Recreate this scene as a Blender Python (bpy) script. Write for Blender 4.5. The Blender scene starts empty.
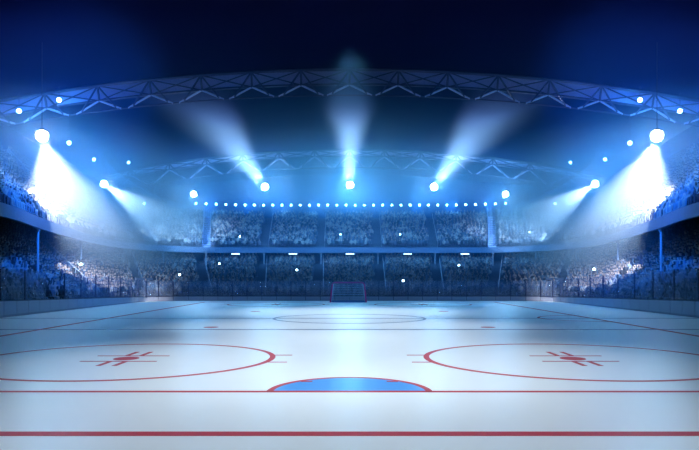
import bpy, bmesh, math, random
import numpy as np
from mathutils import Vector, Matrix
random.seed(7)
RNG = np.random.default_rng(7)
scn = bpy.context.scene
COL = scn.collection
R = math.radians

# ------------------------------------------------------------------ camera
F_PX, CAM_H, HOR = 663.0, 2.4, 278.0
cam_d = bpy.data.cameras.new('camera'); cam = bpy.data.objects.new('camera', cam_d); COL.objects.link(cam)
cam.location = (0, 0, CAM_H); cam.rotation_euler = (R(90), 0, 0)
cam_d.sensor_width = 36.0; cam_d.lens = 36.0 * F_PX / 699.0
cam_d.shift_y = (HOR - 225.0) / 699.0
cam_d.clip_start = 0.1; cam_d.clip_end = 400
scn.camera = cam

def at(px, py, depth):
    """world point at a depth (metres along +y) seen at photo pixel px, py"""
    return Vector(((px - 349.5) * depth / F_PX, depth, CAM_H + (HOR - py) * depth / F_PX))

# ------------------------------------------------------------------ view and world
vs = scn.view_settings
scn.display_settings.display_device = 'sRGB'
vs.view_transform = 'Standard'; vs.look = 'None'; vs.gamma = 1.0; vs.exposure = 0.0
vs.use_curve_mapping = False
world = bpy.data.worlds.new('world'); scn.world = world; world.use_nodes = True
bg = world.node_tree.nodes['Background']
bg.inputs[0].default_value = (0.02, 0.06, 0.4, 1); bg.inputs[1].default_value = 0.0
scn.cycles.use_denoising = True
scn.cycles.volume_bounces = 0
scn.cycles.max_bounces = 6
scn.cycles.transparent_max_bounces = 12
scn.cycles.sample_clamp_indirect = 4.0

# ------------------------------------------------------------------ lights
def light(name, kind, loc, power, color, target=None, **kw):
    d = bpy.data.lights.new(name, kind); d.energy = power; d.color = color
    for k, v in kw.items(): setattr(d, k, v)
    o = bpy.data.objects.new(name, d); COL.objects.link(o); o.location = loc
    if target is not None:
        o.rotation_euler = (Vector(target) - Vector(loc)).to_track_quat('-Z', 'Y').to_euler()
    return o

WHITE = (1.0, 0.95, 0.93)
ICEW = (0.88, 0.94, 1.0)
# lamps over the ice, above the frame
ICE_K = 0.9
for yy, k in ((8, 9500), (19, 17000), (32, 14000), (46, 17000)):
    light('ice_lamp', 'SPOT', (0, yy, 18.3), k*ICE_K, ICEW, (0, yy+1, 0), spot_size=R(65), spot_blend=1.0, shadow_soft_size=1.2)
# unseen blue fill lights added to tint the stands
DEEP = (0.012, 0.19, 0.85)
for s in (-1, 1):
    light('added_stand_wash', 'SPOT', (s*8, 30, 18), 100000, DEEP, (s*31, 58, 9), spot_size=R(50), spot_blend=1.0, shadow_soft_size=0.6)
    light('added_stand_wash', 'SPOT', (s*8, 30, 15), 45000, DEEP, (s*29, 60, 5.5), spot_size=R(33), spot_blend=1.0, shadow_soft_size=0.6)
    light('added_stand_wash', 'SPOT', (s*10, 20, 14), 10000, (0.05, 0.32, 0.85), (s*10, 108, 7.5), spot_size=R(40), spot_blend=1.0, shadow_soft_size=0.6)
    light('added_roof_wash', 'SPOT', (s*24, 30, 10), 14000 if s > 0 else 5000, (0.0, 0.01, 1.0), (s*36, 50, 17), spot_size=R(70), spot_blend=1.0, shadow_soft_size=0.5)  # added light without a fixture, turns the roof sides blue

# main floodlights: (pixel x, pixel y, depth, target, beam power, beam size, halo power, halo colour)
FLOOD = []
for s in (-1, 1):
    def P(px, py, d, s=s):
        v = at(px, py, d); v.x *= -s; return v
    FLOOD += [
        (P(42, 136, 48), (s*25.6, 61, 5.9), 85000, 46, 3500, s, 'big'),
        (P(104, 184, 80), (s*26.4, 95, 10.0), 170000, 30, 6000, s, 'big'),
        (P(193.5, 194, 93), (s*18, 80, 4), 1500, 60, 12000, s, 'small'),
        (P(265, 187, 93), (s*15.8, 66, 21.4), 360000, 20, 20000, s, 'up'),
    ]
FLOOD.append((at(350, 185, 93), (0, 74, 21.3), 400000, 18, 32000, 0, 'up'))
for loc, tgt, pw, size, halo, s, kind in FLOOD:
    d = (Vector(tgt) - loc).normalized()
    p = loc + d * 0.8
    light('floodlight_beam', 'SPOT', p, pw, WHITE if kind != 'up' else (0.80, 0.78, 1.0), tgt, spot_size=R(size), spot_blend=0.6 if kind == 'big' else 1.0, shadow_soft_size=0.25 if kind == 'big' else 0.6)
    light('floodlight_spill', 'POINT', loc, halo, (0.13, 0.45, 0.78), shadow_soft_size=0.62)

# ------------------------------------------------------------------ materials
def mat(name, color, rough=0.6, metal=0.0, emit=None, estr=0.0, alpha=None, spec=None, noise=0.0, nscale=8.0):
    m = bpy.data.materials.new(name); m.use_nodes = True
    nt = m.node_tree; b = nt.nodes['Principled BSDF']
    b.inputs['Base Color'].default_value = (*color, 1); b.inputs['Roughness'].default_value = rough
    b.inputs['Metallic'].default_value = metal
    if spec is not None: b.inputs['Specular IOR Level'].default_value = spec
    if noise:
        tc = nt.nodes.new('ShaderNodeTexCoord'); n = nt.nodes.new('ShaderNodeTexNoise'); n.inputs['Scale'].default_value = nscale
        n.inputs['Detail'].default_value = 5
        mx = nt.nodes.new('ShaderNodeMix'); mx.data_type = 'RGBA'
        mx.inputs[6].default_value = (*[c*(1-noise) for c in color], 1); mx.inputs[7].default_value = (*[min(1, c*(1+noise)) for c in color], 1)
        nt.links.new(tc.outputs['Object'], n.inputs['Vector']); nt.links.new(n.outputs['Fac'], mx.inputs[0])
        nt.links.new(mx.outputs[2], b.inputs['Base Color'])
    if emit:
        b.inputs['Emission Color'].default_value = (*emit, 1); b.inputs['Emission Strength'].default_value = estr
        m.cycles.emission_sampling = 'NONE'
    if alpha is not None: b.inputs['Alpha'].default_value = alpha
    return m

M = {}
M['ice'] = mat('ice', (0.80, 0.86, 0.88), rough=0.40, spec=0.45, noise=0.03, nscale=0.6)
M['red'] = mat('red_line_paint', (0.50, 0.025, 0.03), rough=0.5, spec=0.25)
M['pinkred'] = mat('red_circle_paint', (0.50, 0.04, 0.045), rough=0.5, spec=0.25)
M['navy'] = mat('blue_line_paint', (0.03, 0.09, 0.22), rough=0.35)
M['crease_blue'] = mat('crease_blue_paint', (0.08, 0.30, 0.75), rough=0.35)
M['board'] = mat('white_board', (0.42, 0.42, 0.50), rough=0.4, noise=0.05)
M['boardcap'] = mat('board_cap', (0.03, 0.03, 0.08), rough=0.4)
M['kick'] = mat('kick_plate', (0.30, 0.30, 0.36), rough=0.5)
M['post'] = mat('glass_post', (0.03, 0.04, 0.10), rough=0.4, metal=0.3)
M['glass'] = mat('rink_glass', (0.35, 0.42, 0.60), rough=0.25, alpha=0.22)
M['concrete'] = mat('stand_concrete', (0.05, 0.065, 0.10), rough=0.85, noise=0.2, nscale=1.5)
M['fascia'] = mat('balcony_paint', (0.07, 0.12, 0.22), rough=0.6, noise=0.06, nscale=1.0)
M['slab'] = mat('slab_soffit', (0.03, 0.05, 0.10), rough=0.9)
M['wall'] = mat('dark_wall', (0.015, 0.04, 0.11), spec=0.1, rough=0.9, noise=0.1, nscale=0.5)
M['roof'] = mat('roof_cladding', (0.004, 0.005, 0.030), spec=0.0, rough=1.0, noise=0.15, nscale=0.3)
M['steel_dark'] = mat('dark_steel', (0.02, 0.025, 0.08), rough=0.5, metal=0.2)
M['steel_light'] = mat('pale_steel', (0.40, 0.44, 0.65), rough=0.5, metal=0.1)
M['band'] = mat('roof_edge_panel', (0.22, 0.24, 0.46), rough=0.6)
M['housing'] = mat('lamp_housing', (0.02, 0.02, 0.03), rough=0.4, metal=0.5)
M['lens'] = mat('flood_lens', (1, 1, 1), emit=(0.85, 0.97, 1.0), estr=120)
M['bulb'] = mat('small_bulb', (1, 1, 1), emit=(0.45, 0.85, 1.0), estr=14)
M['downlight'] = mat('downlight_lens', (1, 1, 1), emit=(0.6, 0.8, 1.0), estr=6.0)
M['flash'] = mat('flash_bulb', (1, 1, 1), emit=(0.6, 0.9, 1.0), estr=14)
M['goal_red'] = mat('goal_frame_red', (0.85, 0.05, 0.30), rough=0.4)
M['goal_pad'] = mat('goal_pad_blue', (0.10, 0.30, 0.62), rough=0.7)
M['net'] = mat('goal_netting', (0.55, 0.72, 0.85), rough=0.8)
M['column'] = mat('column_paint', (0.20, 0.25, 0.34), rough=0.6)
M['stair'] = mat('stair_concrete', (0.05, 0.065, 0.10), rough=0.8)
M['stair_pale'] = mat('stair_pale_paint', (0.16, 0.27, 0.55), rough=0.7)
M['seat'] = mat('seat_plastic', (0.04, 0.07, 0.18), rough=0.5)
M['skin'] = mat('skin', (0.26, 0.20, 0.18), rough=0.6)
M['hair'] = mat('hair', (0.05, 0.035, 0.03), rough=0.7)
M['trousers'] = mat('trousers', (0.05, 0.06, 0.10), rough=0.8)
M['cloth_pale'] = mat('pale_jacket', (0.18, 0.20, 0.24), rough=0.8)
M['cloth_mid'] = mat('blue_jacket', (0.07, 0.13, 0.22), rough=0.8)
M['cloth_dark'] = mat('dark_jacket', (0.015, 0.02, 0.035), rough=0.8)
mc = mat('crowd_clothes', (0.3, 0.3, 0.3), rough=0.8)
_a = mc.node_tree.nodes.new('ShaderNodeAttribute'); _a.attribute_name = 'tint'
mc.node_tree.links.new(_a.outputs['Color'], mc.node_tree.nodes['Principled BSDF'].inputs['Base Color'])
M['crowd'] = mc

# roof and stand cladding: seams
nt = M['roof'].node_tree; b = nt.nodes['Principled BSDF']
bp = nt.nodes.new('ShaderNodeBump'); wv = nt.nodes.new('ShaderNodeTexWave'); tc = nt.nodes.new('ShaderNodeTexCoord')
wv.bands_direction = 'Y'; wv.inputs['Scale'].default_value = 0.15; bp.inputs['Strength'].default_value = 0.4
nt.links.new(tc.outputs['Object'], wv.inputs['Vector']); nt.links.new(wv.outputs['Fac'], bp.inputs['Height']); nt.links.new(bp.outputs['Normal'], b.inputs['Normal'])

# ------------------------------------------------------------------ helpers
def tag(o, label=None, cat=None, group=None, kind=None):
    if label: o['label'] = label
    if cat: o['category'] = cat
    if group: o['group'] = group
    if kind: o['kind'] = kind
    return o

def link(name, me, mats, parent=None):
    if not isinstance(mats, (list, tuple)): mats = [mats]
    for m in mats: me.materials.append(m)
    o = bpy.data.objects.new(name, me); COL.objects.link(o)
    if parent is not None: o.parent = parent
    return o

def empty(name, loc, rz=0.0):
    o = bpy.data.objects.new(name, None); COL.objects.link(o); o.location = loc; o.rotation_euler = (0, 0, rz)
    o.empty_display_size = 0.3
    return o

def copy_tree(o, parent=None):
    c = o.copy(); COL.objects.link(c)
    if parent is not None: c.parent = parent
    for ch in list(o.children): copy_tree(ch, c)
    return c

class MB:
    """collects shapes into one mesh"""
    def __init__(s): s.v = []; s.f = []; s.m = []
    def add(s, vs_, fs_, mi=0):
        n = len(s.v); s.v += [tuple(v) for v in vs_]; s.f += [tuple(i + n for i in f) for f in fs_]; s.m += [mi]*len(fs_); return s
    def box(s, x0, x1, y0, y1, z0, z1, mi=0):
        return s.add([(x0,y0,z0),(x1,y0,z0),(x1,y1,z0),(x0,y1,z0),(x0,y0,z1),(x1,y0,z1),(x1,y1,z1),(x0,y1,z1)],
                     [(0,3,2,1),(4,5,6,7),(0,1,5,4),(1,2,6,5),(2,3,7,6),(3,0,4,7)], mi)
    def bar(s, a, b, r, n=6, mi=0, r2=None):
        a = Vector(a); b = Vector(b); d = (b-a).normalized(); r2 = r if r2 is None else r2
        u = d.orthogonal().normalized(); w = d.cross(u)
        vs_ = []
        for p, rr in ((a, r), (b, r2)):
            for k in range(n):
                t = 2*math.pi*k/n; vs_.append(p + rr*(math.cos(t)*u + math.sin(t)*w))
        fs_ = [(k, (k+1) % n, n+(k+1) % n, n+k) for k in range(n)] + [tuple(range(n))[::-1], tuple(range(n, 2*n))]
        return s.add(vs_, fs_, mi)
    def tube(s, pts, r, n=6, mi=0):
        pts = [Vector(p) for p in pts]; rings = []
        for i, p in enumerate(pts):
            d = (pts[min(i+1, len(pts)-1)] - pts[max(i-1, 0)]).normalized()
            ref = Vector((0, 0, 1)) if abs(d.z) < 0.9 else Vector((0, 1, 0))
            u = d.cross(ref).normalized(); w = u.cross(d)
            rings += [p + r*(math.cos(2*math.pi*k/n)*u + math.sin(2*math.pi*k/n)*w) for k in range(n)]
        fs_ = []
        for i in range(len(pts)-1):
            for k in range(n):
                a = i*n+k; b = i*n+(k+1) % n; fs_.append((a, b, b+n, a+n))
        fs_ += [tuple(range(n))[::-1], tuple(range((len(pts)-1)*n, len(pts)*n))]
        return s.add(rings, fs_, mi)
    def prism(s, outline, z0, z1, mi=0):
        n = len(outline)
        return s.add([(x, y, z0) for x, y in outline] + [(x, y, z1) for x, y in outline],
                     [tuple(range(n))[::-1], tuple(range(n, 2*n))] + [(k, (k+1) % n, n+(k+1) % n, n+k) for k in range(n)], mi)
    def strip(s, inner, outer, z0, z1, closed=False, mi=0):
        """band between two plan curves, with thickness"""
        n = len(inner); base = [(x, y, z) for z in (z0, z1) for c in (inner, outer) for x, y in c]
        fs_ = []
        for k in range(n if closed else n-1):
            j = (k+1) % n
            fs_ += [(2*n+k, 2*n+j, 3*n+j, 3*n+k), (k, n+k, n+j, j), (k, j, 2*n+j, 2*n+k), (n+k, 3*n+k, 3*n+j, n+j)]
        if not closed:
            fs_ += [(0, 2*n, 3*n, n), (n-1, 2*n-1, 4*n-1, 3*n-1)]
        return s.add(base, fs_, mi)
    def mesh(s, name):
        me = bpy.data.meshes.new(name); me.from_pydata(s.v, [], s.f); me.update()
        for p, mi in zip(me.polygons, s.m): p.material_index = mi
        return me
    def build(s, name, mats, parent=None, fix=True):
        me = s.mesh(name)
        if fix:
            bm = bmesh.new(); bm.from_mesh(me); bmesh.ops.recalc_face_normals(bm, faces=bm.faces); bm.to_mesh(me); bm.free()
        return link(name, me, mats, parent)

def ball(c, r, n=24, k=16):
    mb = MB()
    for i in range(1, k):
        t = math.pi*i/k
        for j in range(n): mb.v.append((c[0]+r[0]*math.sin(t)*math.cos(2*math.pi*j/n), c[1]+r[1]*math.sin(t)*math.sin(2*math.pi*j/n), c[2]+r[2]*math.cos(t)))
    for i in range(k-2):
        for j in range(n):
            a = i*n+j; b_ = i*n+(j+1) % n; mb.f.append((a, b_, b_+n, a+n)); mb.m.append(0)
    mb.f += [tuple(range(n)), tuple(range((k-2)*n, (k-1)*n))[::-1]]; mb.m += [0, 0]
    return mb
def arc(cx, cy, r, a0, a1, n, ry=None):
    ry = r if ry is None else ry
    return [(cx + r*math.cos(a0+(a1-a0)*k/n), cy + ry*math.sin(a0+(a1-a0)*k/n)) for k in range(n+1)]

def catmull(pts, sub):
    pts = [np.array(p, float) for p in pts]; out = []
    for i in range(len(pts)-1):
        p0 = pts[max(i-1, 0)]; p1 = pts[i]; p2 = pts[i+1]; p3 = pts[min(i+2, len(pts)-1)]
        for k in range(sub):
            t = k/sub
            out.append(0.5*((2*p1) + (-p0+p2)*t + (2*p0-5*p1+4*p2-p3)*t*t + (-p0+3*p1-3*p2+p3)*t**3))
    out.append(pts[-1]); return np.array(out)

# ------------------------------------------------------------------ bowl curves (left half: near -> middle of the far end)
UF = [(-19.5,-12,7.0),(-20,25,7.0),(-21.5,40.8,7.0),(-23.9,51,7.0),(-27.2,67,7.0),(-28.9,80,7.0),(-28.2,89,7.0),(-25,96,7.0),(-19.5,99.5,7.0),(-12,100,7.0),(0,100,7.0)]
UR = [(-30,-12,14.9),(-31,25,14.9),(-32.2,42,14.9),(-33,54,14.8),(-34.5,70,14.5),(-36.5,88,14.0),(-37,100,13.7),(-31.5,112,13.5),(-22,117,13.4),(-13.3,118,13.3),(0,118,13.3)]
LF = [(-22,-12,.45),(-22,25,.45),(-22,40,.45),(-22,48,.45),(-22,57,.45),(-22,63,.45),(-21.9,67,.45),(-20.5,70.6,.42),(-17,72,.4),(-10.5,72.2,.4),(0,72.2,.4)]
LR = [(-31.5,-12,7.5),(-31.5,25,7.5),(-31.5,42,7.5),(-32.5,53,7.5),(-34,69,7.2),(-35,84,6.6),(-33.5,95,6.0),(-31,100.5,5.6),(-26,104.2,5.3),(-14.8,105,5.2),(0,105,5.2)]
SUB = 6
def full(curve):
    c = catmull(curve, SUB); m = c[:-1][::-1].copy(); m[:, 0] *= -1
    return np.vstack([c, m])
UF_, UR_, LF_, LR_ = map(full, (UF, UR, LF, LR))
NS = len(UF_)

def loft(name, rows, material, close_back=None):
    """open sheet through a list of (NS,3) curves, given thickness below"""
    mb = MB(); n = NS
    for r in rows: mb.v += [tuple(p) for p in r]
    for i in range(len(rows)-1):
        for k in range(n-1):
            a = i*n+k; mb.f.append((a, a+1, a+n+1, a+n)); mb.m.append(0)
    return mb.build(name, material)

def tier(name, Fc, Rc, nrows, thick, material):
    """stepped seating tier: closed stepped slab"""
    rows = []
    prev_h = None
    for j in range(nrows+1):
        t = j/nrows
        base = Fc*(1-t) + Rc*t
        hh = Fc[:, 2] + (Rc[:, 2]-Fc[:, 2])*(j/nrows)
        if j == 0:
            c = base.copy(); c[:, 2] = Fc[:, 2]; rows.append(c)
        else:
            c = base.copy(); c[:, 2] = Fc[:, 2] + (Rc[:, 2]-Fc[:, 2])*((j-1)/nrows); rows.append(c)
            if j < nrows:
                c2 = base.copy(); c2[:, 2] = hh; rows.append(c2)
    low_r = Rc.copy(); low_r[:, 2] -= thick; low_f = Fc.copy(); low_f[:, 2] -= 0.4
    rows += [low_r, low_f, rows[0].copy()]
    return loft(name, rows, material)

NL, NU = 22, 17
lower = tier('floor_lower_tier', LF_, LR_, NL, 1.0, M['concrete']); tag(lower, kind='structure')
upper = tier('floor_upper_tier', UF_, UR_, NU, 1.0, M['concrete']); tag(upper, kind='structure')
# balcony front
inn = UF_.copy(); out_ = UF_.copy()
tang = np.gradient(UF_[:, :2], axis=0); tang /= np.linalg.norm(tang, axis=1)[:, None]
nrm = np.stack([tang[:, 1], -tang[:, 0]], 1)          # towards the ice
f_in = UF_.copy(); f_in[:, :2] += nrm*0.25
def lev(c, z): c = c.copy(); c[:, 2] = z; return c
fas = loft('wall_balcony', [lev(f_in, 7.0), lev(f_in, 6.17), lev(UF_, 6.17), lev(UF_, 7.0), lev(f_in, 7.0)], M['fascia']); tag(fas, kind='structure')
# balcony soffit rising towards the back
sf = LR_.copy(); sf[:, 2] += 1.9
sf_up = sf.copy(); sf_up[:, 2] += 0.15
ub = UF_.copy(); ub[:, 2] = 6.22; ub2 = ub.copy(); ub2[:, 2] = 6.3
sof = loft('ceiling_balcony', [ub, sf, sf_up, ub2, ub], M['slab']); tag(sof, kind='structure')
lw = loft('wall_lower_stand', [lev(LR_, 4.0)*[1,1,1], sf_up], M['wall']); tag(lw, kind='structure')
# wall above the upper tier up to the roof
def roof_h(x): return 20.9 - 0.0029*x*x
top = UR_.copy(); top[:, :2] *= 1.0; top[:, 2] = roof_h(top[:, 0]) + 0.1
bot = UR_.copy(); bot[:, 2] -= 1.2
uw = loft('wall_upper_stand', [bot, top], M['wall']); tag(uw, kind='structure')
# rear wall behind the camera closes the hall
mb = MB(); mb.box(-38, 38, -12.4, -12.1, -0.1, 21.5); tag(mb.build('wall_rear', M['wall']), kind='structure')

# roof
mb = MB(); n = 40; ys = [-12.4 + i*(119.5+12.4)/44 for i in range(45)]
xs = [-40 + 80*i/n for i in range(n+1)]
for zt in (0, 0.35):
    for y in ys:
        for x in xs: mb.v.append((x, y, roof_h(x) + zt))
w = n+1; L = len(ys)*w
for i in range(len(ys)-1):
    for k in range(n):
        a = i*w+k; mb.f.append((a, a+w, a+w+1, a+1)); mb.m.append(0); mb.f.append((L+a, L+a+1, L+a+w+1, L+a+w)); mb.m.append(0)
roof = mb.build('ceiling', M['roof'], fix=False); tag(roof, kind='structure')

# ------------------------------------------------------------------ ice and its painted lines
mb = MB(); mb.prism(
    [(-21, -12), (21, -12)] + [(21, 66)] + arc(17, 66, 4, 0, math.pi/2, 10)[1:] + arc(-17, 66, 4, math.pi/2, math.pi, 10) , -0.2, 0.0)
ice = mb.build('floor', M['ice']); tag(ice, kind='structure')
mb = MB(); mb.box(-38, 38, -12.2, 119, -0.6, -0.2); tag(mb.build('floor_base', M['concrete']), kind='structure')

Z0, Z1 = 0.0, 0.006
def paint(name, mb, m, label=None, z=None):
    o = mb.build(name, M[m], ice)
    if label: o['label'] = label
    return o
def rect(name, x0, x1, y0, y1, m, label=None, z1=Z1):
    return paint(name, MB().box(x0, x1, y0, y1, Z0, z1), m, label)
rect('end_line', -20.9, 20.9, 10.07, 10.34, 'red', 'thick dark red line nearest the camera')
for gy, s in ((14.0, 1), (66.0, -1)):
    rect('goal_line', -14.4, 14.4, gy-0.085, gy+0.085, 'red')
rect('neutral_zone_line', -20.9, 20.9, 30.75, 31.1, 'navy', 'dark blue line across the ice')
rect('centre_line', -20.9, 20.9, 39.35, 39.7, 'navy', 'dark line through the centre circle')
for s in (-1, 1):
    rect('side_line', s*14.4-0.13, s*14.4+0.13, -8, 66.0, 'red')
def ring(name, cx, cy, r, w_, m, a0=0, a1=2*math.pi, nn=96, ry=None):
    closed = abs(a1-a0-2*math.pi) < 1e-6; ry = ry or r
    i = arc(cx, cy, r-w_, a0, a1, nn, ry-w_); o = arc(cx, cy, r, a0, a1, nn, ry)
    if closed: i = i[:-1]; o = o[:-1]
    return paint(name, MB().strip(i, o, Z0, Z1, closed), m)
def faceoff(cx, cy):
    ring('face_off_circle', cx, cy, 4.42, 0.17, 'pinkred')
    paint('face_off_spot', MB().prism(arc(cx, cy, 0.37, 0, 2*math.pi, 32, 0.42)[:-1], Z0, Z1), 'red')
    mb = MB()
    for dy in (0.67, -0.67):
        mb.box(cx-1.1, cx+1.1, cy+dy-0.05, cy+dy+0.05, Z0, Z1+0.001)
        for dx in (-0.22, 0.22):
            y0_, y1_ = (cy+0.72, cy+1.75) if dy > 0 else (cy-1.65, cy-0.72)
            mb.box(cx+dx-0.07, cx+dx+0.07, y0_, y1_, Z0, Z1)
    paint('restraining_mark', mb, 'pinkred')
    for s in (-1, 1):
        for dy in (0.86, -0.86):
            a = cx + s*4.24; b = cx + s*4.87
            paint('hash_mark', MB().box(min(a, b), max(a, b), cy+dy-0.05, cy+dy+0.05, Z0, Z1+0.001), 'pinkred')
for sy in (0, 1):
    for s in (-1, 1):
        faceoff(s*6.65, 19.75 if sy == 0 else 60.2)
        paint('neutral_spot', MB().prism(arc(s*6.75, 32.3 if sy == 0 else 47.6, 0.36, 0, 2*math.pi, 24)[:-1], Z0, Z1), 'pinkred')
ring('centre_circle', 0, 39.5, 4.55, 0.17, 'navy')
ring('officials_crease', 14.4, 39.5, 3.1, 0.15, 'pinkred', math.pi/2, 3*math.pi/2, 48)
def crease(gy, s):
    a = arc(0, gy, 1.62, 0, math.pi, 48, 1.9*s)
    paint('goal_crease', MB().prism(a, Z0, 0.004), 'crease_blue', 'pale blue goal crease')
    i = arc(0, gy, 1.62, 0, math.pi, 48, 1.9*s); o = arc(0, gy, 1.76, 0, math.pi, 48, 2.05*s)
    paint('crease_outline', MB().strip(i, o, Z0, Z1), 'pinkred')
    for q in (-1, 1):
        paint('crease_tick', MB().box(min(q*0.86, q*1.12), max(q*0.86, q*1.12), min(gy+s*1.30, gy+s*1.42), max(gy+s*1.30, gy+s*1.42), Z0, Z1+0.002), 'pinkred')
crease(14.0, 1); crease(66.0, -1)

# ------------------------------------------------------------------ dasher boards and glass
BD = [(-21, y) for y in np.arange(-11.0, 66.01, 0.5)] + arc(-17, 66, 4, math.pi, math.pi/2, 12)[1:]
BD = np.array(BD + [(x, 70.0) for x in np.arange(-16.5, 0.01, 0.5)])
BD = np.vstack([BD, (BD[:-1]*[-1, 1])[::-1]])
BL = np.concatenate([[0], np.cumsum(np.linalg.norm(np.diff(BD, axis=0), axis=1))])
def bpt(s): return np.array([np.interp(s, BL, BD[:, 0]), np.interp(s, BL, BD[:, 1])])
def s_of_y(y): return y + 11.0                    # along the straight side
S_END = s_of_y(66.0); TOT = BL[-1]
def bheight(p): return float(np.interp(p[1], [40, 46, 58, 68], [1.04, 0.92, 0.70, 0.50]))
def gtop(p): return float(np.interp(p[1], [40, 49, 68], [2.96, 2.78, 2.12]))
def spans(start, pitch_side, nback):
    """panel ends along the left side, round the corner and back, mirrored"""
    cuts = list(np.arange(s_of_y(start), S_END+0.01, pitch_side))
    if S_END - cuts[-1] > 0.3: cuts.append(S_END)
    c_end = S_END + 2*math.pi
    k = 4 if pitch_side < 2 else 4
    cuts += list(np.linspace(cuts[-1], c_end, k+1))[1:]
    mid = TOT/2
    cuts += list(np.linspace(c_end, mid, nback+1))[1:]
    return cuts + [TOT-c for c in cuts[::-1][1:]]
def seg_prism(s0, s1, offs, z0f, z1f, inset=0.0):
    """wall segment following the board curve between arc lengths, between normal offsets"""
    n = max(2, int((s1-s0)/0.5)+1) if (S_END < s1 and s0 < S_END+6.5) or (TOT-S_END > s0 and s1 > TOT-S_END-6.5) else 2
    ss = np.linspace(s0+inset, s1-inset, n); P0 = []; P1 = []; mb = MB()
    for s in ss:
        p = bpt(s); d = bpt(min(s+0.05, TOT)) - bpt(max(s-0.05, 0)); d /= np.linalg.norm(d); nn = np.array([-d[1], d[0]])
        P0.append((p+nn*offs[0], p)); P1.append((p+nn*offs[1], p))
    n = len(ss)
    for lst, zf in ((P0, z0f), (P1, z0f), (P0, z1f), (P1, z1f)):
        for q, p in lst: mb.v.append((q[0], q[1], zf(p)))
    for k in range(n-1):
        for f in ((2*n+k, 2*n+k+1, 3*n+k+1, 3*n+k), (k, n+k, n+k+1, k+1), (k, k+1, 2*n+k+1, 2*n+k), (n+k, 3*n+k, 3*n+k+1, n+k+1)):
            mb.f.append(f); mb.m.append(0)
    for f in ((0, 2*n, 3*n, n), (n-1, 2*n-1, 4*n-1, 3*n-1)): mb.f.append(f); mb.m.append(0)
    return mb
def side_word(p):
    if p[1] > 67: return 'far end'
    return 'left' if p[0] < 0 else 'right'
BOARD_LABEL = {'left': 'white rink board panel with dark cap rail along the left side of the ice',
               'right': 'white rink board panel with dark cap rail along the right side of the ice',
               'far end': 'low white rink board panel behind the red goal at the far end'}
cuts = spans(31.0, 1.55, 11)
for a, b in zip(cuts[:-1], cuts[1:]):
    p = bpt((a+b)/2); w_ = side_word(p)
    o = empty('dasher_board', (p[0], p[1], 0))
    tag(o, BOARD_LABEL[w_], 'rink board', 'rink boards, ' + w_)
    for nm, mb, m in (('panel', seg_prism(a, b, (0.0, 0.09), lambda q: 0.0, lambda q: bheight(q)-0.05, 0.03), 'board'),
                      ('kick_plate', seg_prism(a, b, (-0.012, 0.0), lambda q: 0.002, lambda q: 0.14*bheight(q), 0.012), 'kick'),
                      ('cap_rail', seg_prism(a, b, (-0.03, 0.14), lambda q: bheight(q)-0.05, bheight, 0.0), 'boardcap')):
        c = mb.build(nm, M[m], o); c.location = (-p[0], -p[1], 0)
GL_LABEL = {'left': 'clear glass pane with dark post standing on the boards along the left side',
            'right': 'clear glass pane with dark post standing on the boards along the right side',
            'far end': 'clear glass pane with dark post standing on the far end boards'}
cuts = spans(34.05, 2.99, 11)
for a, b in zip(cuts[:-1], cuts[1:]):
    p = bpt((a+b)/2); w_ = side_word(p)
    if p[0] < 0 and abs(p[1]-47.5) < 1.2: continue            # the open gate on the left
    o = empty('rink_glass', (p[0], p[1], bheight(p)))
    tag(o, GL_LABEL[w_], 'rink glass', 'rink glass, ' + w_)
    c = seg_prism(a, b, (0.04, 0.055), bheight, gtop, 0.05).build('pane', M['glass'], o); c.location = (-p[0], -p[1], -bheight(p))
    c = seg_prism(a-0.045, a+0.045, (0.01, 0.09), bheight, gtop).build('post', M['post'], o); c.location = (-p[0], -p[1], -bheight(p))

# ------------------------------------------------------------------ goal at the far end
g = empty('hockey_goal', (-0.12, 65.2, 0)); tag(g, 'red framed hockey goal with pale netting at the far end of the ice', 'goal')
hw, tw, gh = 1.76, 1.50, 1.95
for s in (-1, 1):
    MB().tube([(s*hw, 0, 0), (s*(hw-0.18), 0, gh-0.25), (s*(tw), 0, gh-0.07), (s*(tw-0.12), 0, gh)], 0.075, 8).build('goal_post', M['goal_red'], g)
MB().bar((-(tw-0.13), 0, gh), (tw-0.13, 0, gh), 0.075, 8).build('crossbar', M['goal_red'], g)
base = [(hw, 0.05)] + arc(hw-0.7, 0.7, 0.6, 0, math.pi/2, 6)[0:] + arc(-(hw-0.7), 0.7, 0.6, math.pi/2, math.pi, 6) + [(-hw, 0.05)]
MB().tube([(x, y, 0.08) for x, y in base], 0.07, 8).build('base_frame', M['goal_pad'], g)
MB().box(-hw, hw, 0.62, 0.68, 0.0, 0.14).build('skirt_pad', M['goal_pad'], g)
mb = MB()
back = catmull([(-hw+.05, .1, 0), (-hw+.25, .9, 0), (-.8, 1.25, 0), (0, 1.28, 0), (.8, 1.25, 0), (hw-.25, .9, 0), (hw-.05, .1, 0)], 6)
def netp(k, t):
    p = back[k]; return (p[0]*(1-0.14*t), p[1]*(1-0.45*t), 0.05+(gh-0.07)*t)
for k in range(len(back)):
    for i in range(8): mb.bar(netp(k, i/8), netp(k, (i+1)/8), 0.014, 3)
for i in range(9):
    for k in range(len(back)-1): mb.bar(netp(k, i/8), netp(k+1, i/8), 0.014, 3)
for k in range(4, len(back)-4, 2):
    p = netp(k, 1); mb.bar(p, (p[0], 0, gh), 0.014, 3)
mb.build('net', M['net'], g, fix=False)

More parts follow.
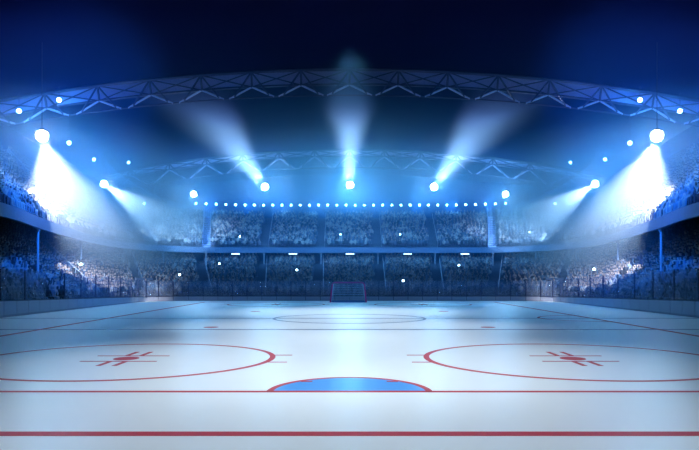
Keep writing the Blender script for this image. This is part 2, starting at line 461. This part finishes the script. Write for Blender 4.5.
# ------------------------------------------------------------------ roof trusses
M['band_lit'] = mat('lit_roof_edge_panel', (0.60, 0.66, 0.85), rough=0.6)  # same edge panel, colour lightened to look lit through the haze
def truss(depth, gap_band, gap_low, pitch, phase, reach, label, r_s, seed):
    o = empty('roof_truss', (0, depth, 20.9)); tag(o, label, 'roof truss')
    oz = 20.9
    H = lambda x: roof_h(x) - 0.12 - oz
    half = [pitch*i + 0.036*i*i for i in range(0, int(reach/pitch)+1)]; nodes = np.array([-v for v in half[:0:-1]] + half)
    fine = np.linspace(nodes[0], nodes[-1], 61)
    # edge panel
    inner = [(x, 0.6, H(x)-gap_band) for x in fine]; outer = [(x, 0.6, H(x)+0.1) for x in fine]
    mb = MB(); k = len(fine)
    for dy in (0, 0.12):
        mb.v += [(x, y+dy, z) for x, y, z in inner] + [(x, y+dy, z) for x, y, z in outer]
    for i in range(k-1):
        for f in ((i, i+1, k+i+1, k+i), (2*k+i, 3*k+i, 3*k+i+1, 2*k+i+1), (i, 2*k+i, 2*k+i+1, i+1), (k+i, k+i+1, 3*k+i+1, 3*k+i)):
            mb.f.append(f); mb.m.append(0)
    mb.build('edge_panel', M['band' if seed == 1 else 'band_lit'], o)
    MB().tube([(x, 0, H(x)) for x in fine], r_s*1.4, 6).build('top_chord', M['steel_dark'], o)
    MB().tube([(x, 0.45, H(x)-gap_band) for x in fine], r_s*1.1, 6).build('middle_chord', M['steel_dark'], o)
    MB().tube([(x, 0.4, H(x)-gap_low) for x in fine[:]], r_s*0.7, 6).build('lower_chord', M['steel_dark'], o)
    for i, x in enumerate(nodes):
        t = (x, 0, H(x)); m_ = (x, 0.45, H(x)-gap_band)
        MB().bar(t, m_, r_s, 5).build('strut', M['steel_dark'], o)
        for s in (-1, 1):
            xl = x + s*pitch/2*0.93
            if abs(xl) > reach: continue
            lo = (xl, 0.4, H(xl)-gap_low)
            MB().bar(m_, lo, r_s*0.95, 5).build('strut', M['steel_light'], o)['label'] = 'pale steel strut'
            MB().bar(t, (x + s*pitch*0.36, 0.4, H(x + s*pitch*0.36)-gap_low*0.93), r_s*0.85, 5).build('strut', M['steel_dark'], o)
        if i+1 < len(nodes):
            x2 = nodes[i+1]; MB().bar(t, (x2, 0.45, H(x2)-gap_band), r_s*0.6, 5).build('strut', M['steel_dark'], o)
            MB().bar((x2, 0, H(x2)), m_, r_s*0.6, 5).build('strut', M['steel_dark'], o)
    return o
truss(58.5, 1.18, 2.15, 4.27, 0.0, 34.4, 'wide curved steel roof truss nearest the camera, under the dark roof', 0.095, 1)
truss(95.0, 0.85, 2.50, 5.0, 0.0, 35.0, 'smaller looking curved roof truss just in front of the row of floodlights', 0.11, 2)

# ------------------------------------------------------------------ lamps
def floodlight(loc, tgt, label, group, size, lens='lens'):
    o = empty('floodlight', loc)
    tag(o, label, 'floodlight', group)
    d = (Vector(tgt) - Vector(loc)).normalized(); q = d.to_track_quat('Z', 'Y').to_matrix()
    r = size
    mb = MB(); n = 16; rings_ = 9
    for i in range(1, rings_):
        t = math.pi*i/rings_
        for k in range(n): mb.v.append(tuple(q @ Vector((r*math.sin(t)*math.cos(2*math.pi*k/n), r*math.sin(t)*math.sin(2*math.pi*k/n), r*math.cos(t)))))
    for i in range(rings_-2):
        for k in range(n):
            a = i*n+k; b_ = i*n+(k+1) % n; mb.f.append((a, b_, b_+n, a+n)); mb.m.append(0)
    mb.f += [tuple(range(n)), tuple(range((rings_-2)*n, (rings_-1)*n))[::-1]]; mb.m += [0, 0]
    gb = mb.build('globe', M[lens], o); gb['label'] = 'glowing glass globe'
    for pl in gb.data.polygons: pl.use_smooth = True
    mb = MB()
    for k in range(n):
        a0, a1 = 2*math.pi*k/n, 2*math.pi*(k+1)/n
        mb.bar(q @ Vector((1.06*r*math.cos(a0), 1.06*r*math.sin(a0), 0)), q @ Vector((1.06*r*math.cos(a1), 1.06*r*math.sin(a1), 0)), 0.05*r, 5)
    mb.build('collar', M['housing'], o)
    MB().bar((0, 0, r*0.92), (0, 0, r*1.3), 0.45*r, 12, 0, 0.2*r).build('cap', M['housing'], o)
    side = d.cross(Vector((0, 0, 1))).normalized()*r*1.1
    MB().tube([side, side*1.05+Vector((0, 0, r*0.7)), Vector((0, 0, r*1.3)), -side*1.05+Vector((0, 0, r*0.7)), -side], 0.04, 6).build('yoke', M['housing'], o)
    top_z = roof_h(loc[0]) - loc[2]
    MB().bar((0, 0, r*1.28), (0, 0, top_z), 0.02, 6).build('hanging_rod', M['housing'], o)
    return o
for loc, tgt, pw, size, halo, s, kind in FLOOD:
    side_ = {-1: 'left', 1: 'right', 0: 'middle'}[s]
    if kind == 'up': lb = ('centre floodlight of the far row, beam straight up above the goal' if s == 0 else 'far row floodlight with a beam slanting up to the %s of the centre lamp' % side_)
    elif kind == 'small': lb = 'beamless white floodlight at the %s end of the row of small bulbs' % side_
    else: lb = ('large high floodlight with a broad white beam on the %s stand' % side_) if abs(loc.y-48) < 1 else 'lower floodlight beaming over the %s corner of the stands' % side_
    floodlight(loc, tgt, lb, 'floodlights under the roof', {'big': 0.42, 'small': 0.42, 'up': 0.5}[kind])
# small hanging lamps
SMALL_W = 4200
small = [(19,111,57.6,'hung from the front truss near the upper %s corner'),(59,100,57.6,'hung from the front truss just above the large %s floodlight'),
         (69,143,64,'just inward of the large high %s floodlight'),(94,159.5,74,'above the lower floodlight on the %s'),
         (128.5,162.5,84,'inward of the lower floodlight on the %s'),(144,203.5,98,'below the beam of the lower %s floodlight')]
for s in (-1, 1):
    for px, py, d, lb in small:
        p = at(px, py, d); p.x *= -s
        light('small_lamp_glow', 'POINT', p, SMALL_W if d > 60 else SMALL_W*0.25, (0.05, 0.36, 0.72), shadow_soft_size=0.24)
        floodlight(p, (p.x*0.3, p.y-30, 3), 'small round lamp ' + lb % ('left' if s < 0 else 'right'), 'small hanging lamps', 0.2, 'bulb')
# row of 34 bulbs on the far wall
def wall_y(x):
    c = UR_[UR_[:, 1] > 111]; return float(np.interp(x, c[:, 0], c[:, 1]))
proto = None
for k in range(34):
    x = -26.55 + k*(53.5/33)
    zz = 15.3
    yb = wall_y(x) - 0.45
    if proto is None:
        proto = empty('bulb_lamp', (x, yb, zz))
        mb = MB()
        for i in range(5):
            for j in range(8):
                t = math.pi*(i+0.5)/5; mb.v.append((0.22*math.sin(t)*math.cos(j*math.pi/4), 0.22*math.cos(t)-0.25, 0.22*math.sin(t)*math.sin(j*math.pi/4)))
        for i in range(4):
            for j in range(8): a = i*8+j; b_ = i*8+(j+1) % 8; mb.f.append((a, b_, b_+8, a+8)); mb.m.append(0)
        mb.f += [tuple(range(8)), tuple(range(32, 40))]; mb.m += [0, 0]
        mb.build('bulb', M['bulb'], proto)
        MB().bar((0, -0.12, 0), (0, 0.12, 0), 0.14, 10).build('socket', M['housing'], proto)
        MB().bar((0, 0.1, 0), (0, 1.5, 0), 0.05, 6).build('wall_arm', M['housing'], proto)
        o = proto
    else:
        o = copy_tree(proto)
    o.location = (x, yb, zz)
    tag(o, 'small glowing blue-white bulb in the long row above the far upper stand', 'lamp', 'row of bulbs above the far stand')
for k in range(9): light('bulb_row_glow', 'POINT', (-24+6*k, wall_y(-24+6*k)-1.4, 15.3), 900, (0.10, 0.42, 0.75), shadow_soft_size=0.25)
# five downlights under the far balcony
for px, wd in ((235.5, 'outer left'), (293, 'inner left'), (350, 'middle'), (407.7, 'inner right'), (465, 'outer right')):
    p = at(px, 254.6, 99.4); o = empty('balcony_downlight', (p.x, 99.4, 6.17)); tag(o, '%s of five flat downlights under the far balcony' % wd, 'lamp', 'downlights under the far balcony')
    MB().prism(arc(0, 0, 0.75, 0, 2*math.pi, 20, 0.35)[:-1], -0.10, 0.0).build('trim_ring', M['housing'], o)
    MB().prism(arc(0, 0, 0.62, 0, 2*math.pi, 20, 0.28)[:-1], -0.22, -0.10).build('lens', M['downlight'], o)
    light('downlight', 'SPOT', (p.x, 99.4, 5.9), 90, (0.4, 0.7, 1.0), (p.x, 98.5, 0), spot_size=R(130), spot_blend=1.0, shadow_soft_size=0.3)

# ------------------------------------------------------------------ columns under the balcony
def col_at(px, side):
    """where the fascia curve crosses photo column px on the left half"""
    c = UF_[:NS//2+1]; u = 349.5 + F_PX*c[:, 0]/np.maximum(c[:, 1], 1)
    k = np.where(c[:, 1] > 30)[0]; x = np.interp(px, u[k], c[k, 0]); y = np.interp(px, u[k], c[k, 1])
    return x, y
for px in (38, 81, 123, 163, 206, 264, 321):
    for s in (-1, 1):
        x, y = col_at(px, s)
        # foot height on the lower tier straight below
        d2 = None
        best = 0.5
        for j in range(NL+1):
            t = j/NL; c = LF_[:, :2]*(1-t)+LR_[:, :2]*t; dd = np.min(np.hypot(c[:, 0]-x, c[:, 1]-y))
            if d2 is None or dd < d2: d2 = dd; i_ = np.argmin(np.hypot(c[:, 0]-x, c[:, 1]-y)); best = LF_[i_, 2] + (LR_[i_, 2]-LF_[i_, 2])*max(0, j-1)/NL
        mb = MB(); mb.bar((0, 0, 0), (0, 0, 6.17-best), 0.09, 10); mb.bar((0, 0, 5.97-best), (0, 0, 6.17-best), 0.16, 10, r2=0.2)
        o = mb.build('column', M['column']); o.location = (-s*x if s > 0 else x, y, best); tag(o, kind='structure')

# ------------------------------------------------------------------ aisles
def curve_at(Fc, Rc, u, t):
    i = int(min(max(u, 0), NS-2)); w_ = u-i
    f = Fc[i]*(1-w_)+Fc[i+1]*w_; r = Rc[i]*(1-w_)+Rc[i+1]*w_
    return f*(1-t)+r*t
def u_for(Fc, pred_x=None, pred_y=None, left=True):
    half = range(0, NS//2+1)
    arr = Fc[list(half)]
    if pred_x is not None:
        seg = arr[arr[:, 1] > 70]; off = len(arr)-len(seg)
        return off + float(np.interp(pred_x, seg[:, 0], np.arange(len(seg))))
    return float(np.interp(pred_y, arr[:, 1], np.arange(len(arr))))
AISLE = {'upper': [], 'lower': []}
for X in (-21.3, -12.75, -4.3): AISLE['upper'].append(u_for(UF_, pred_x=X))
for Y in (62.0, 78.0, 92.0): AISLE['upper'].append(u_for(UF_, pred_y=Y))
for X in (-15.6, -9.7, -3.4): AISLE['lower'].append(u_for(LF_, pred_x=X))
for Y in (57.0, 68.5): AISLE['lower'].append(u_for(LF_, pred_y=Y))
for k in AISLE: AISLE[k] += [NS-1-u for u in AISLE[k]]
def stairs(tier_name, Fc, Rc, nrows, u, pale, label):
    p0 = curve_at(Fc, Rc, u, 0); p1 = curve_at(Fc, Rc, u, 1)
    d = Vector((p1[0]-p0[0], p1[1]-p0[1], 0)); Lh = d.length; d.normalize(); ang = math.atan2(d.y, d.x)
    o = empty('aisle_stairs', p0, ang); tag(o, label, 'stairs', 'aisle stairs of the %s stand' % tier_name)
    mb = MB(); rise = (p1[2]-p0[2])/nrows; run = Lh/nrows; w_ = 0.55
    for j in range(nrows):
        mb.box(j*run-0.02, j*run+run+0.02, -w_, w_, j*rise-0.02, j*rise+0.06)
        if j < nrows-1: mb.box(j*run+run/2, j*run+run+0.02, -w_+0.01, w_-0.01, j*rise+0.05, j*rise+rise/2+0.05)
    mb.build('steps', M['stair_pale' if pale else 'stair'], o)
    mb = MB(); zz = p1[2]-p0[2]-rise
    mb.bar((0.3, -w_, 1.0), (Lh-0.3, -w_, zz+1.0), 0.035, 6)
    for j in range(0, nrows, 3): mb.bar((j*run+run/2, -w_, j*rise+0.05), (j*run+run/2, -w_, 1.0+zz*(j*run+run/2)/Lh), 0.025, 5)
    mb.build('handrail', M['column'], o)
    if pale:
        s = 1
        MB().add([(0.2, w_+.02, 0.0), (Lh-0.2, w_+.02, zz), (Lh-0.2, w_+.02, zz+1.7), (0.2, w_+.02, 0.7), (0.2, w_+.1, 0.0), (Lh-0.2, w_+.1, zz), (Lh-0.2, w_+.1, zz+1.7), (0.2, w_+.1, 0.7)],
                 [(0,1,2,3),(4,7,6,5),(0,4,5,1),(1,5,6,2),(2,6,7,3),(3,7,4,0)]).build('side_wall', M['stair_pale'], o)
    return o
for nm, Fc, Rc, nr in (('upper', UF_, UR_, NU), ('lower', LF_, LR_, NL)):
    for i, u in enumerate(AISLE[nm]):
        m_ = len(AISLE[nm])//2; side_ = 'left' if i < m_ else 'right'; q = i % m_
        if q < 3: w_ = ['third', 'second', 'first'][q] + ' stair flight out from the middle of the far %s stand, %s half' % (nm, side_)
        else: w_ = (['nearest', 'middle', 'corner'] if nm == 'upper' else ['nearest', 'corner'])[q-3] + ' stair flight up the %s %s side stand' % (nm, side_)
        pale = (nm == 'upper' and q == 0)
        stairs(nm, Fc, Rc, nr, u, pale, ('pale blue ' if pale else 'grey ') + w_)

# ------------------------------------------------------------------ spectators
def skin_person(pose):
    J = {'pel': (0,0,.52,.15), 'sp': (0,-.03,.74,.145), 'ch': (0,0,.98,.16), 'ne': (0,.01,1.13,.065), 'h1': (0,.03,1.23,.095), 'h2': (0,.03,1.35,.09)}
    E = [('pel','sp'),('sp','ch'),('ch','ne'),('ne','h1'),('h1','h2')]
    for s, n_ in ((-1,'l'),(1,'r')):
        J['sh'+n_] = (s*.2,0,1.03,.075)
        if pose == 'seated': J['el'+n_] = (s*.27,.05,.78,.055); J['ha'+n_] = (s*.13,.27,.66,.04)
        elif pose == 'cheering': J['el'+n_] = (s*.33,.06,1.22,.05); J['ha'+n_] = (s*.27,.10,1.52,.042)
        else: J['el'+n_] = (s*.26,.10,.86,.055); J['ha'+n_] = (s*.05,.22,1.08,.042)
        J['hi'+n_] = (s*.1,.02,.5,.1); J['kn'+n_] = (s*.13,.46,.53,.075); J['an'+n_] = (s*.13,.43,.10,.045); J['to'+n_] = (s*.13,.58,.05,.045)
        E += [('ch','sh'+n_),('sh'+n_,'el'+n_),('el'+n_,'ha'+n_),('pel','hi'+n_),('hi'+n_,'kn'+n_),('kn'+n_,'an'+n_),('an'+n_,'to'+n_)]
    ks = list(J); me = bpy.data.meshes.new('person'); me.from_pydata([J[k][:3] for k in ks], [(ks.index(a), ks.index(b)) for a, b in E], [])
    o = bpy.data.objects.new('tmp', me); COL.objects.link(o)
    md = o.modifiers.new('s', 'SKIN'); md.use_smooth_shade = True
    for i, k in enumerate(ks):
        v = me.skin_vertices[0].data[i]; v.radius = (J[k][3], J[k][3]*(0.72 if k in ('pel','sp','ch') else 1)); v.use_root = (k == 'pel')
    o.modifiers.new('u', 'SUBSURF').levels = 1
    bpy.context.view_layer.update()
    dg = bpy.context.evaluated_depsgraph_get()
    m2 = bpy.data.meshes.new_from_object(o.evaluated_get(dg))
    bpy.data.objects.remove(o); 
    hands = [Vector(J['ha'+n_][:3]) for n_ in 'lr']
    # features of the head: nose
    for p in m2.polygons:
        c = p.center
        if c.z > 1.12 and abs(c.x) < 0.12 and (c - Vector((0, .03, 1.28))).length < 0.2:
            p.material_index = 2 if (c.z > 1.36 or c.y < 0.0) else 1
        elif min((c-h).length for h in hands) < 0.075: p.material_index = 1
        elif c.z < 0.62 and c.y > 0.10 or c.z < 0.5: p.material_index = 3
        else: p.material_index = 0
    return m2
POSES = {'seated': 'seated with hands in lap', 'cheering': 'cheering with both arms raised', 'clapping': 'clapping with hands held up in front'}
PROTO = {}
for ps in POSES:
    base_me = skin_person(ps)
    for tone in ('pale', 'mid', 'dark'):
        m2 = base_me.copy(); m2.materials.clear()
        for mm in (M['cloth_'+tone], M['skin'], M['hair'], M['trousers']): m2.materials.append(mm)
        PROTO[(ps, tone)] = m2

# places
places = []   # x, y, z, facing angle, tier
def crowd_rows(nm, Fc, Rc, nrows, ymin):
    for j in range(nrows):
        t = (j+0.62)/nrows
        c = Fc*(1-t)+Rc*t; h = Fc[:, 2]+(Rc[:, 2]-Fc[:, 2])*(j/nrows)
        seg = np.linalg.norm(np.diff(c[:, :2], axis=0), axis=1); S = np.concatenate([[0], np.cumsum(seg)])
        ais = [float(np.interp(u, np.arange(NS), S)) for u in AISLE[nm]]
        n_ = int(S[-1]/0.56); ph = RNG.uniform(0, 1)
        for k in range(n_):
            s = (k+ph+RNG.uniform(-.15, .15))*S[-1]/n_
            if min(abs(s-a) for a in ais) < 0.85: continue
            if RNG.random() < 0.06: continue
            x = np.interp(s, S, c[:, 0]); y = np.interp(s, S, c[:, 1]); z = np.interp(s, S, h)
            if y < ymin: continue
            px = 349.5 + F_PX*x/y
            if px < -60 or px > 760: continue
            i = min(int(np.interp(s, S, np.arange(NS))), NS-2)
            df = Fc[i, :2]-Rc[i, :2]; ang = math.atan2(df[1], df[0]) - math.pi/2
            places.append((x, y, z, ang + RNG.uniform(-.25, .25), nm))
crowd_rows('lower', LF_, LR_, NL, 30)
crowd_rows('upper', UF_, UR_, NU, 30)
def vis(p):
    x, y, z, a, nm = p
    px = 349.5+F_PX*x/y; py = HOR-(z+1.0-CAM_H)*F_PX/y
    if not (4 < px < 695 and py > 100): return 1e9
    if nm == 'lower':
        # hidden behind the balcony front?
        if py < 0: return 1e9
        k = np.argmin(np.abs(349.5+F_PX*UF_[:, 0]/np.maximum(UF_[:, 1], 5) - px) + (UF_[:, 1] < 35)*1e6 + ((UF_[:, 0]*x) < 0)*1e6)
        yb = HOR-(6.17-CAM_H)*F_PX/UF_[k, 1]
        if py < yb+3 and y > UF_[k, 1]: return 1e9
    return y
order = sorted(range(len(places)), key=lambda i: vis(places[i]))
tones = ['pale', 'mid', 'dark']
near = set(order[:300])
TW = {'pale': 'pale jacket', 'mid': 'blue jacket', 'dark': 'dark jacket'}
for i in order[:300]:
    x, y, z, a, nm = places[i]
    ps = RNG.choice(list(POSES), p=[.6, .15, .25]); tone = RNG.choice(tones, p=[.4, .3, .3]); sd = 'left' if x < 0 else 'right'
    o = bpy.data.objects.new('spectator', PROTO[(ps, tone)]); COL.objects.link(o)
    o.location = (x, y, z); o.rotation_euler = (0, 0, a)
    tag(o, 'person in %s, %s, %s stand near %s edge' % (TW[tone], POSES[ps], nm, sd), 'person', 'spectators %s in %s, %s %s stand' % (ps, TW[tone], nm, sd))

def low_person():
    v = []; f = []; m = []
    def ring_(z, rx, ry, cy, n=6): 
        for k in range(n): v.append((rx*math.cos(2*math.pi*(k+.5)/n), cy+ry*math.sin(2*math.pi*(k+.5)/n), z))
    rings = [(.42,.17,.14,0),(.75,.17,.12,-.02),(1.0,.24,.12,0),(1.1,.12,.09,0),(1.14,.06,.06,.01),(1.2,.085,.095,.03),(1.3,.1,.11,.03),(1.4,.06,.07,.02)]
    for z, rx, ry, cy in rings: ring_(z, rx, ry, cy)
    for i in range(len(rings)-1):
        for k in range(6):
            a = i*6+k; b_ = i*6+(k+1) % 6; f.append((a, b_, b_+6, a+6)); m.append(0 if i < 3 else (1 if i < 6 else 2))
    n = len(v); f.append((n-6, n-5, n-4, n-3)); m.append(2); f.append((n-6, n-3, n-2, n-1)); m.append(2)
    for s in (-1, 1):   # thighs, shins, arms
        for a, b_, r1, r2, mi in (((s*.1,0,.5),(s*.13,.46,.53),.09,.07,3), ((s*.13,.46,.53),(s*.13,.43,.05),.07,.05,3), ((s*.21,0,1.02),(s*.27,.07,.78),.06,.05,0), ((s*.27,.07,.78),(s*.13,.28,.66),.05,.04,0)):
            mb = MB(); mb.bar(a, b_, r1, 4, 0, r2); k0 = len(v); v.extend([tuple(q) for q in mb.v]); f.extend([tuple(q+k0 for q in ff) for ff in mb.f[:4]]); m.extend([mi]*4)
    return np.array(v), np.array(f), np.array(m)
LV, LFc, LM = low_person()
# arms raised variant
LV2 = LV.copy(); sel = (LV[:, 2] < 1.1) & (np.abs(LV[:, 0]) > 0.1) & (np.arange(len(LV)) >= 48)
for s_off in (0, 1):
    k0 = 48 + s_off*32; s_ = -1 if s_off == 0 else 1
    mb = MB(); mb.bar((s_*.21,0,1.02), (s_*.32,.06,1.22), .06, 4, 0, .05); mb.bar((s_*.32,.06,1.22), (s_*.27,.1,1.5), .05, 4, 0, .04)
    LV2[k0+16:k0+32] = np.array([tuple(q) for q in mb.v])
rest = [places[i] for i in range(len(places)) if i not in near]
def big_mesh(name, blocks, F, Mi, tints, mats, use_tint):
    nv = blocks.shape[1]; N = blocks.shape[0]; nf = len(F)
    me = bpy.data.meshes.new(name)
    me.vertices.add(N*nv); me.vertices.foreach_set('co', blocks.reshape(-1).astype(np.float32))
    allf = (F[None] + (np.arange(N)*nv)[:, None, None]).reshape(-1, 4)
    me.loops.add(len(allf)*4); me.loops.foreach_set('vertex_index', allf.reshape(-1).astype(np.int32))
    me.polygons.add(len(allf)); me.polygons.foreach_set('loop_start', np.arange(0, len(allf)*4, 4, dtype=np.int32))
    me.polygons.foreach_set('material_index', np.tile(Mi, N).astype(np.int32))
    me.update(calc_edges=True)
    if use_tint:
        at_ = me.color_attributes.new('tint', 'FLOAT_COLOR', 'POINT')
        colr = np.ones((N, nv, 4), np.float32); colr[:, :, :3] = tints[:, None, :]
        at_.data.foreach_set('color', colr.reshape(-1))
    return me
N = len(rest); A = np.array([[p[0], p[1], p[2], p[3]] for p in rest])
ca, sa = np.cos(A[:, 3]), np.sin(A[:, 3]); up = RNG.random(N) < 0.15
base_v = np.where(up[:, None, None], LV2[None], LV[None]); sc_ = RNG.uniform(.93, 1.08, N)[:, None]
X = (base_v[:, :, 0]*ca[:, None] - base_v[:, :, 1]*sa[:, None])*sc_ + A[:, 0:1]
Y = (base_v[:, :, 0]*sa[:, None] + base_v[:, :, 1]*ca[:, None])*sc_ + A[:, 1:2]
Z = base_v[:, :, 2]*sc_ + A[:, 2:3]
pal = np.array([(.24,.26,.30),(.05,.09,.15),(.008,.010,.02),(.012,.016,.03),(.08,.10,.16),(.28,.29,.31),(.02,.03,.07)])
tints = pal[RNG.integers(0, len(pal), N)]
cm = big_mesh('crowd', np.stack([X, Y, Z], -1), LFc, LM, tints, None, True)
crowd = link('crowd', cm, [M['crowd'], M['skin'], M['hair'], M['trousers']]); tag(crowd, 'seated crowd of spectators filling both tiers of the stands', 'crowd', kind='stuff')
# seats under and behind everybody
sb = MB(); sb.box(-.22, .22, -.24, .2, .38, .44); sb.box(-.22, .22, -.27, -.23, .40, .82); sb.box(-.04, .04, -.1, 0, 0.0, .38)
SV = np.array(sb.v); SF = np.array(sb.f); A = np.array([[p[0], p[1], p[2], p[3]] for p in places]); ca, sa = np.cos(A[:, 3]), np.sin(A[:, 3])
X = SV[None, :, 0]*ca[:, None] - SV[None, :, 1]*sa[:, None] + A[:, 0:1]; Y = SV[None, :, 0]*sa[:, None] + SV[None, :, 1]*ca[:, None] + A[:, 1:2]
Z = SV[None, :, 2] + A[:, 2:3] + 0*X
sm = big_mesh('stadium_seating', np.stack([X, Y, Z], -1), SF, np.zeros(len(SF)), None, None, False)
so = link('stadium_seating', sm, M['seat']); tag(so, 'dark blue plastic stadium seats in rows under the crowd', 'seats', kind='stuff')
print('PEOPLE', len(places))

# ------------------------------------------------------------------ camera flashes in the crowd
flashes = [(25,194,'upper','left edge of the upper stand'),(670,199.5,'upper','right edge of the upper stand'),(81,266,'lower','left lower stand above the glass'),(594,272,'lower','right lower stand above the glass'),
           (238,242,'upper','far upper stand below the bulb row, left'),(341,236,'upper','far upper stand just left of centre'),(399,236,'upper','far upper stand right of centre'),(529,234,'upper','far upper stand by the right corner'),
           (181,277,'lower','lower stand by the left corner'),(218,266,'lower','far lower stand below the outermost left downlight'),(298,271.5,'lower','far lower stand left of the goal'),(403.5,281,'lower','just above the far glass right of the goal'),(459,266,'lower','far lower stand below the outermost right downlight')]
PA = np.array([[p[0], p[1], p[2], p[4] == 'upper'] for p in places])
ppx = 349.5+F_PX*PA[:, 0]/PA[:, 1]; ppy = HOR-(PA[:, 2]+1.55-CAM_H)*F_PX/PA[:, 1]
for px, py, nm, wh in flashes:
    dd = np.hypot(ppx-px, ppy-py) + (PA[:, 3] != (nm == 'upper'))*1e4
    i = int(np.argmin(dd)); p = places[i]
    fx, fy = -math.sin(p[3]), math.cos(p[3])
    o = empty('camera', (p[0]+fx*0.3, p[1]+fy*0.3, p[2]+1.5), p[3]); tag(o, 'bright camera flash held up ' + ('in the ' + wh if not wh.startswith('just') else wh), 'camera', 'camera flashes in the crowd')
    MB().box(-.09, .09, -.04, .04, -.06, .06).build('body', M['housing'], o)
    MB().bar((0, .04, 0), (0, .12, 0), .04, 10).build('lens', M['housing'], o)
    mb = ball((0, 0, .2), (.13, .10, .13), 10, 6); mb.build('flash', M['flash'], o)['label'] = 'glowing flash head'

# ------------------------------------------------------------------ small shelters behind the corner glass
for s in (-1, 1):
    p = at(146, 279, 73.5); x = p.x*(-s)
    o = empty('bench_canopy', (x, 73.5, 0.8)); tag(o, 'flat dark canopy on a post behind the glass at the far %s corner' % ('left' if s < 0 else 'right'), 'canopy')
    MB().box(-0.95, 0.95, -0.5, 0.5, p.z-0.8-0.12, p.z-0.8+0.12).build('roof', M['slab'], o)
    MB().bar((0, 0, -0.2), (0, 0, p.z-0.8-0.1), 0.07, 8).build('post', M['post'], o)

# ------------------------------------------------------------------ haze
def haze(label, mesh_b, color, dens, absorb=0.0):
    m = bpy.data.materials.new('haze'); m.use_nodes = True; nt = m.node_tree; nt.nodes.clear()
    out = nt.nodes.new('ShaderNodeOutputMaterial'); v = nt.nodes.new('ShaderNodeVolumeScatter')
    v.inputs['Color'].default_value = (*color, 1); v.inputs['Density'].default_value = dens; v.inputs['Anisotropy'].default_value = 0.0
    if absorb:
        ab = nt.nodes.new('ShaderNodeVolumeAbsorption'); ab.inputs['Color'].default_value = (0.15, 0.6, 1.0, 1); ab.inputs['Density'].default_value = absorb
        ad = nt.nodes.new('ShaderNodeAddShader'); nt.links.new(v.outputs[0], ad.inputs[0]); nt.links.new(ab.outputs[0], ad.inputs[1]); nt.links.new(ad.outputs[0], out.inputs['Volume'])
    else: nt.links.new(v.outputs[0], out.inputs['Volume'])
    o = mesh_b.build('haze', m); tag(o, label, 'haze', kind='stuff'); return o
haze('thin blue haze hanging under the whole arena roof', MB().box(-39.5, 39.5, 40, 119.4, 1.5, 21.2), (0.14, 0.48, 1.0), 0.0045, 0.012)
def soft(o, c, r):
    """density fading to nothing at the rim of an ellipsoid of haze"""
    nt = o.data.materials[0].node_tree; v = next(n for n in nt.nodes if n.type == 'VOLUME_SCATTER'); k = v.inputs['Density'].default_value
    tc = nt.nodes.new('ShaderNodeTexCoord'); mp = nt.nodes.new('ShaderNodeMapping'); mp.vector_type = 'TEXTURE'
    mp.inputs['Location'].default_value = c; mp.inputs['Scale'].default_value = r
    ln = nt.nodes.new('ShaderNodeVectorMath'); ln.operation = 'LENGTH'
    mr = nt.nodes.new('ShaderNodeMapRange'); mr.interpolation_type = 'SMOOTHSTEP'
    mr.inputs['From Min'].default_value = 1.0; mr.inputs['From Max'].default_value = 0.25; mr.inputs['To Min'].default_value = 0; mr.inputs['To Max'].default_value = k
    nt.links.new(tc.outputs['Object'], mp.inputs[0]); nt.links.new(mp.outputs[0], ln.inputs[0]); nt.links.new(ln.outputs['Value'], mr.inputs['Value']); nt.links.new(mr.outputs[0], v.inputs['Density'])
    ab = nt.nodes.new('ShaderNodeVolumeAbsorption'); ab.inputs['Color'].default_value = (0.25, 0.75, 1.0, 1)
    ml = nt.nodes.new('ShaderNodeMath'); ml.operation = 'MULTIPLY'; ml.inputs[1].default_value = 0.5; nt.links.new(mr.outputs[0], ml.inputs[0]); nt.links.new(ml.outputs[0], ab.inputs['Density'])
    ad = nt.nodes.new('ShaderNodeAddShader'); nt.links.new(v.outputs[0], ad.inputs[0]); nt.links.new(ab.outputs[0], ad.inputs[1])
    nt.links.new(ad.outputs[0], next(n for n in nt.nodes if n.type == 'OUTPUT_MATERIAL').inputs['Volume'])
    o.data.materials[0].cycles.volume_step_rate = 1.0
for lb, c, r, col_, k in (('thicker pale haze added over the left side stand to show beams', (-28, 73, 11), (15, 36, 10), (0.90, 0.96, 1.0), 0.048),
                    ('thicker pale haze added over the right side stand to show beams', (28, 73, 11), (15, 36, 10), (0.86, 0.97, 1.0), 0.048),
                    ('thicker haze added below the middle roof to show beams', (0, 88, 17.5), (30, 40, 8), (0.45, 0.72, 1.0), 0.036)):
    soft(haze(lb, ball(c, r), col_, k), c, r)  # dense patches added around the lamps so their beams show
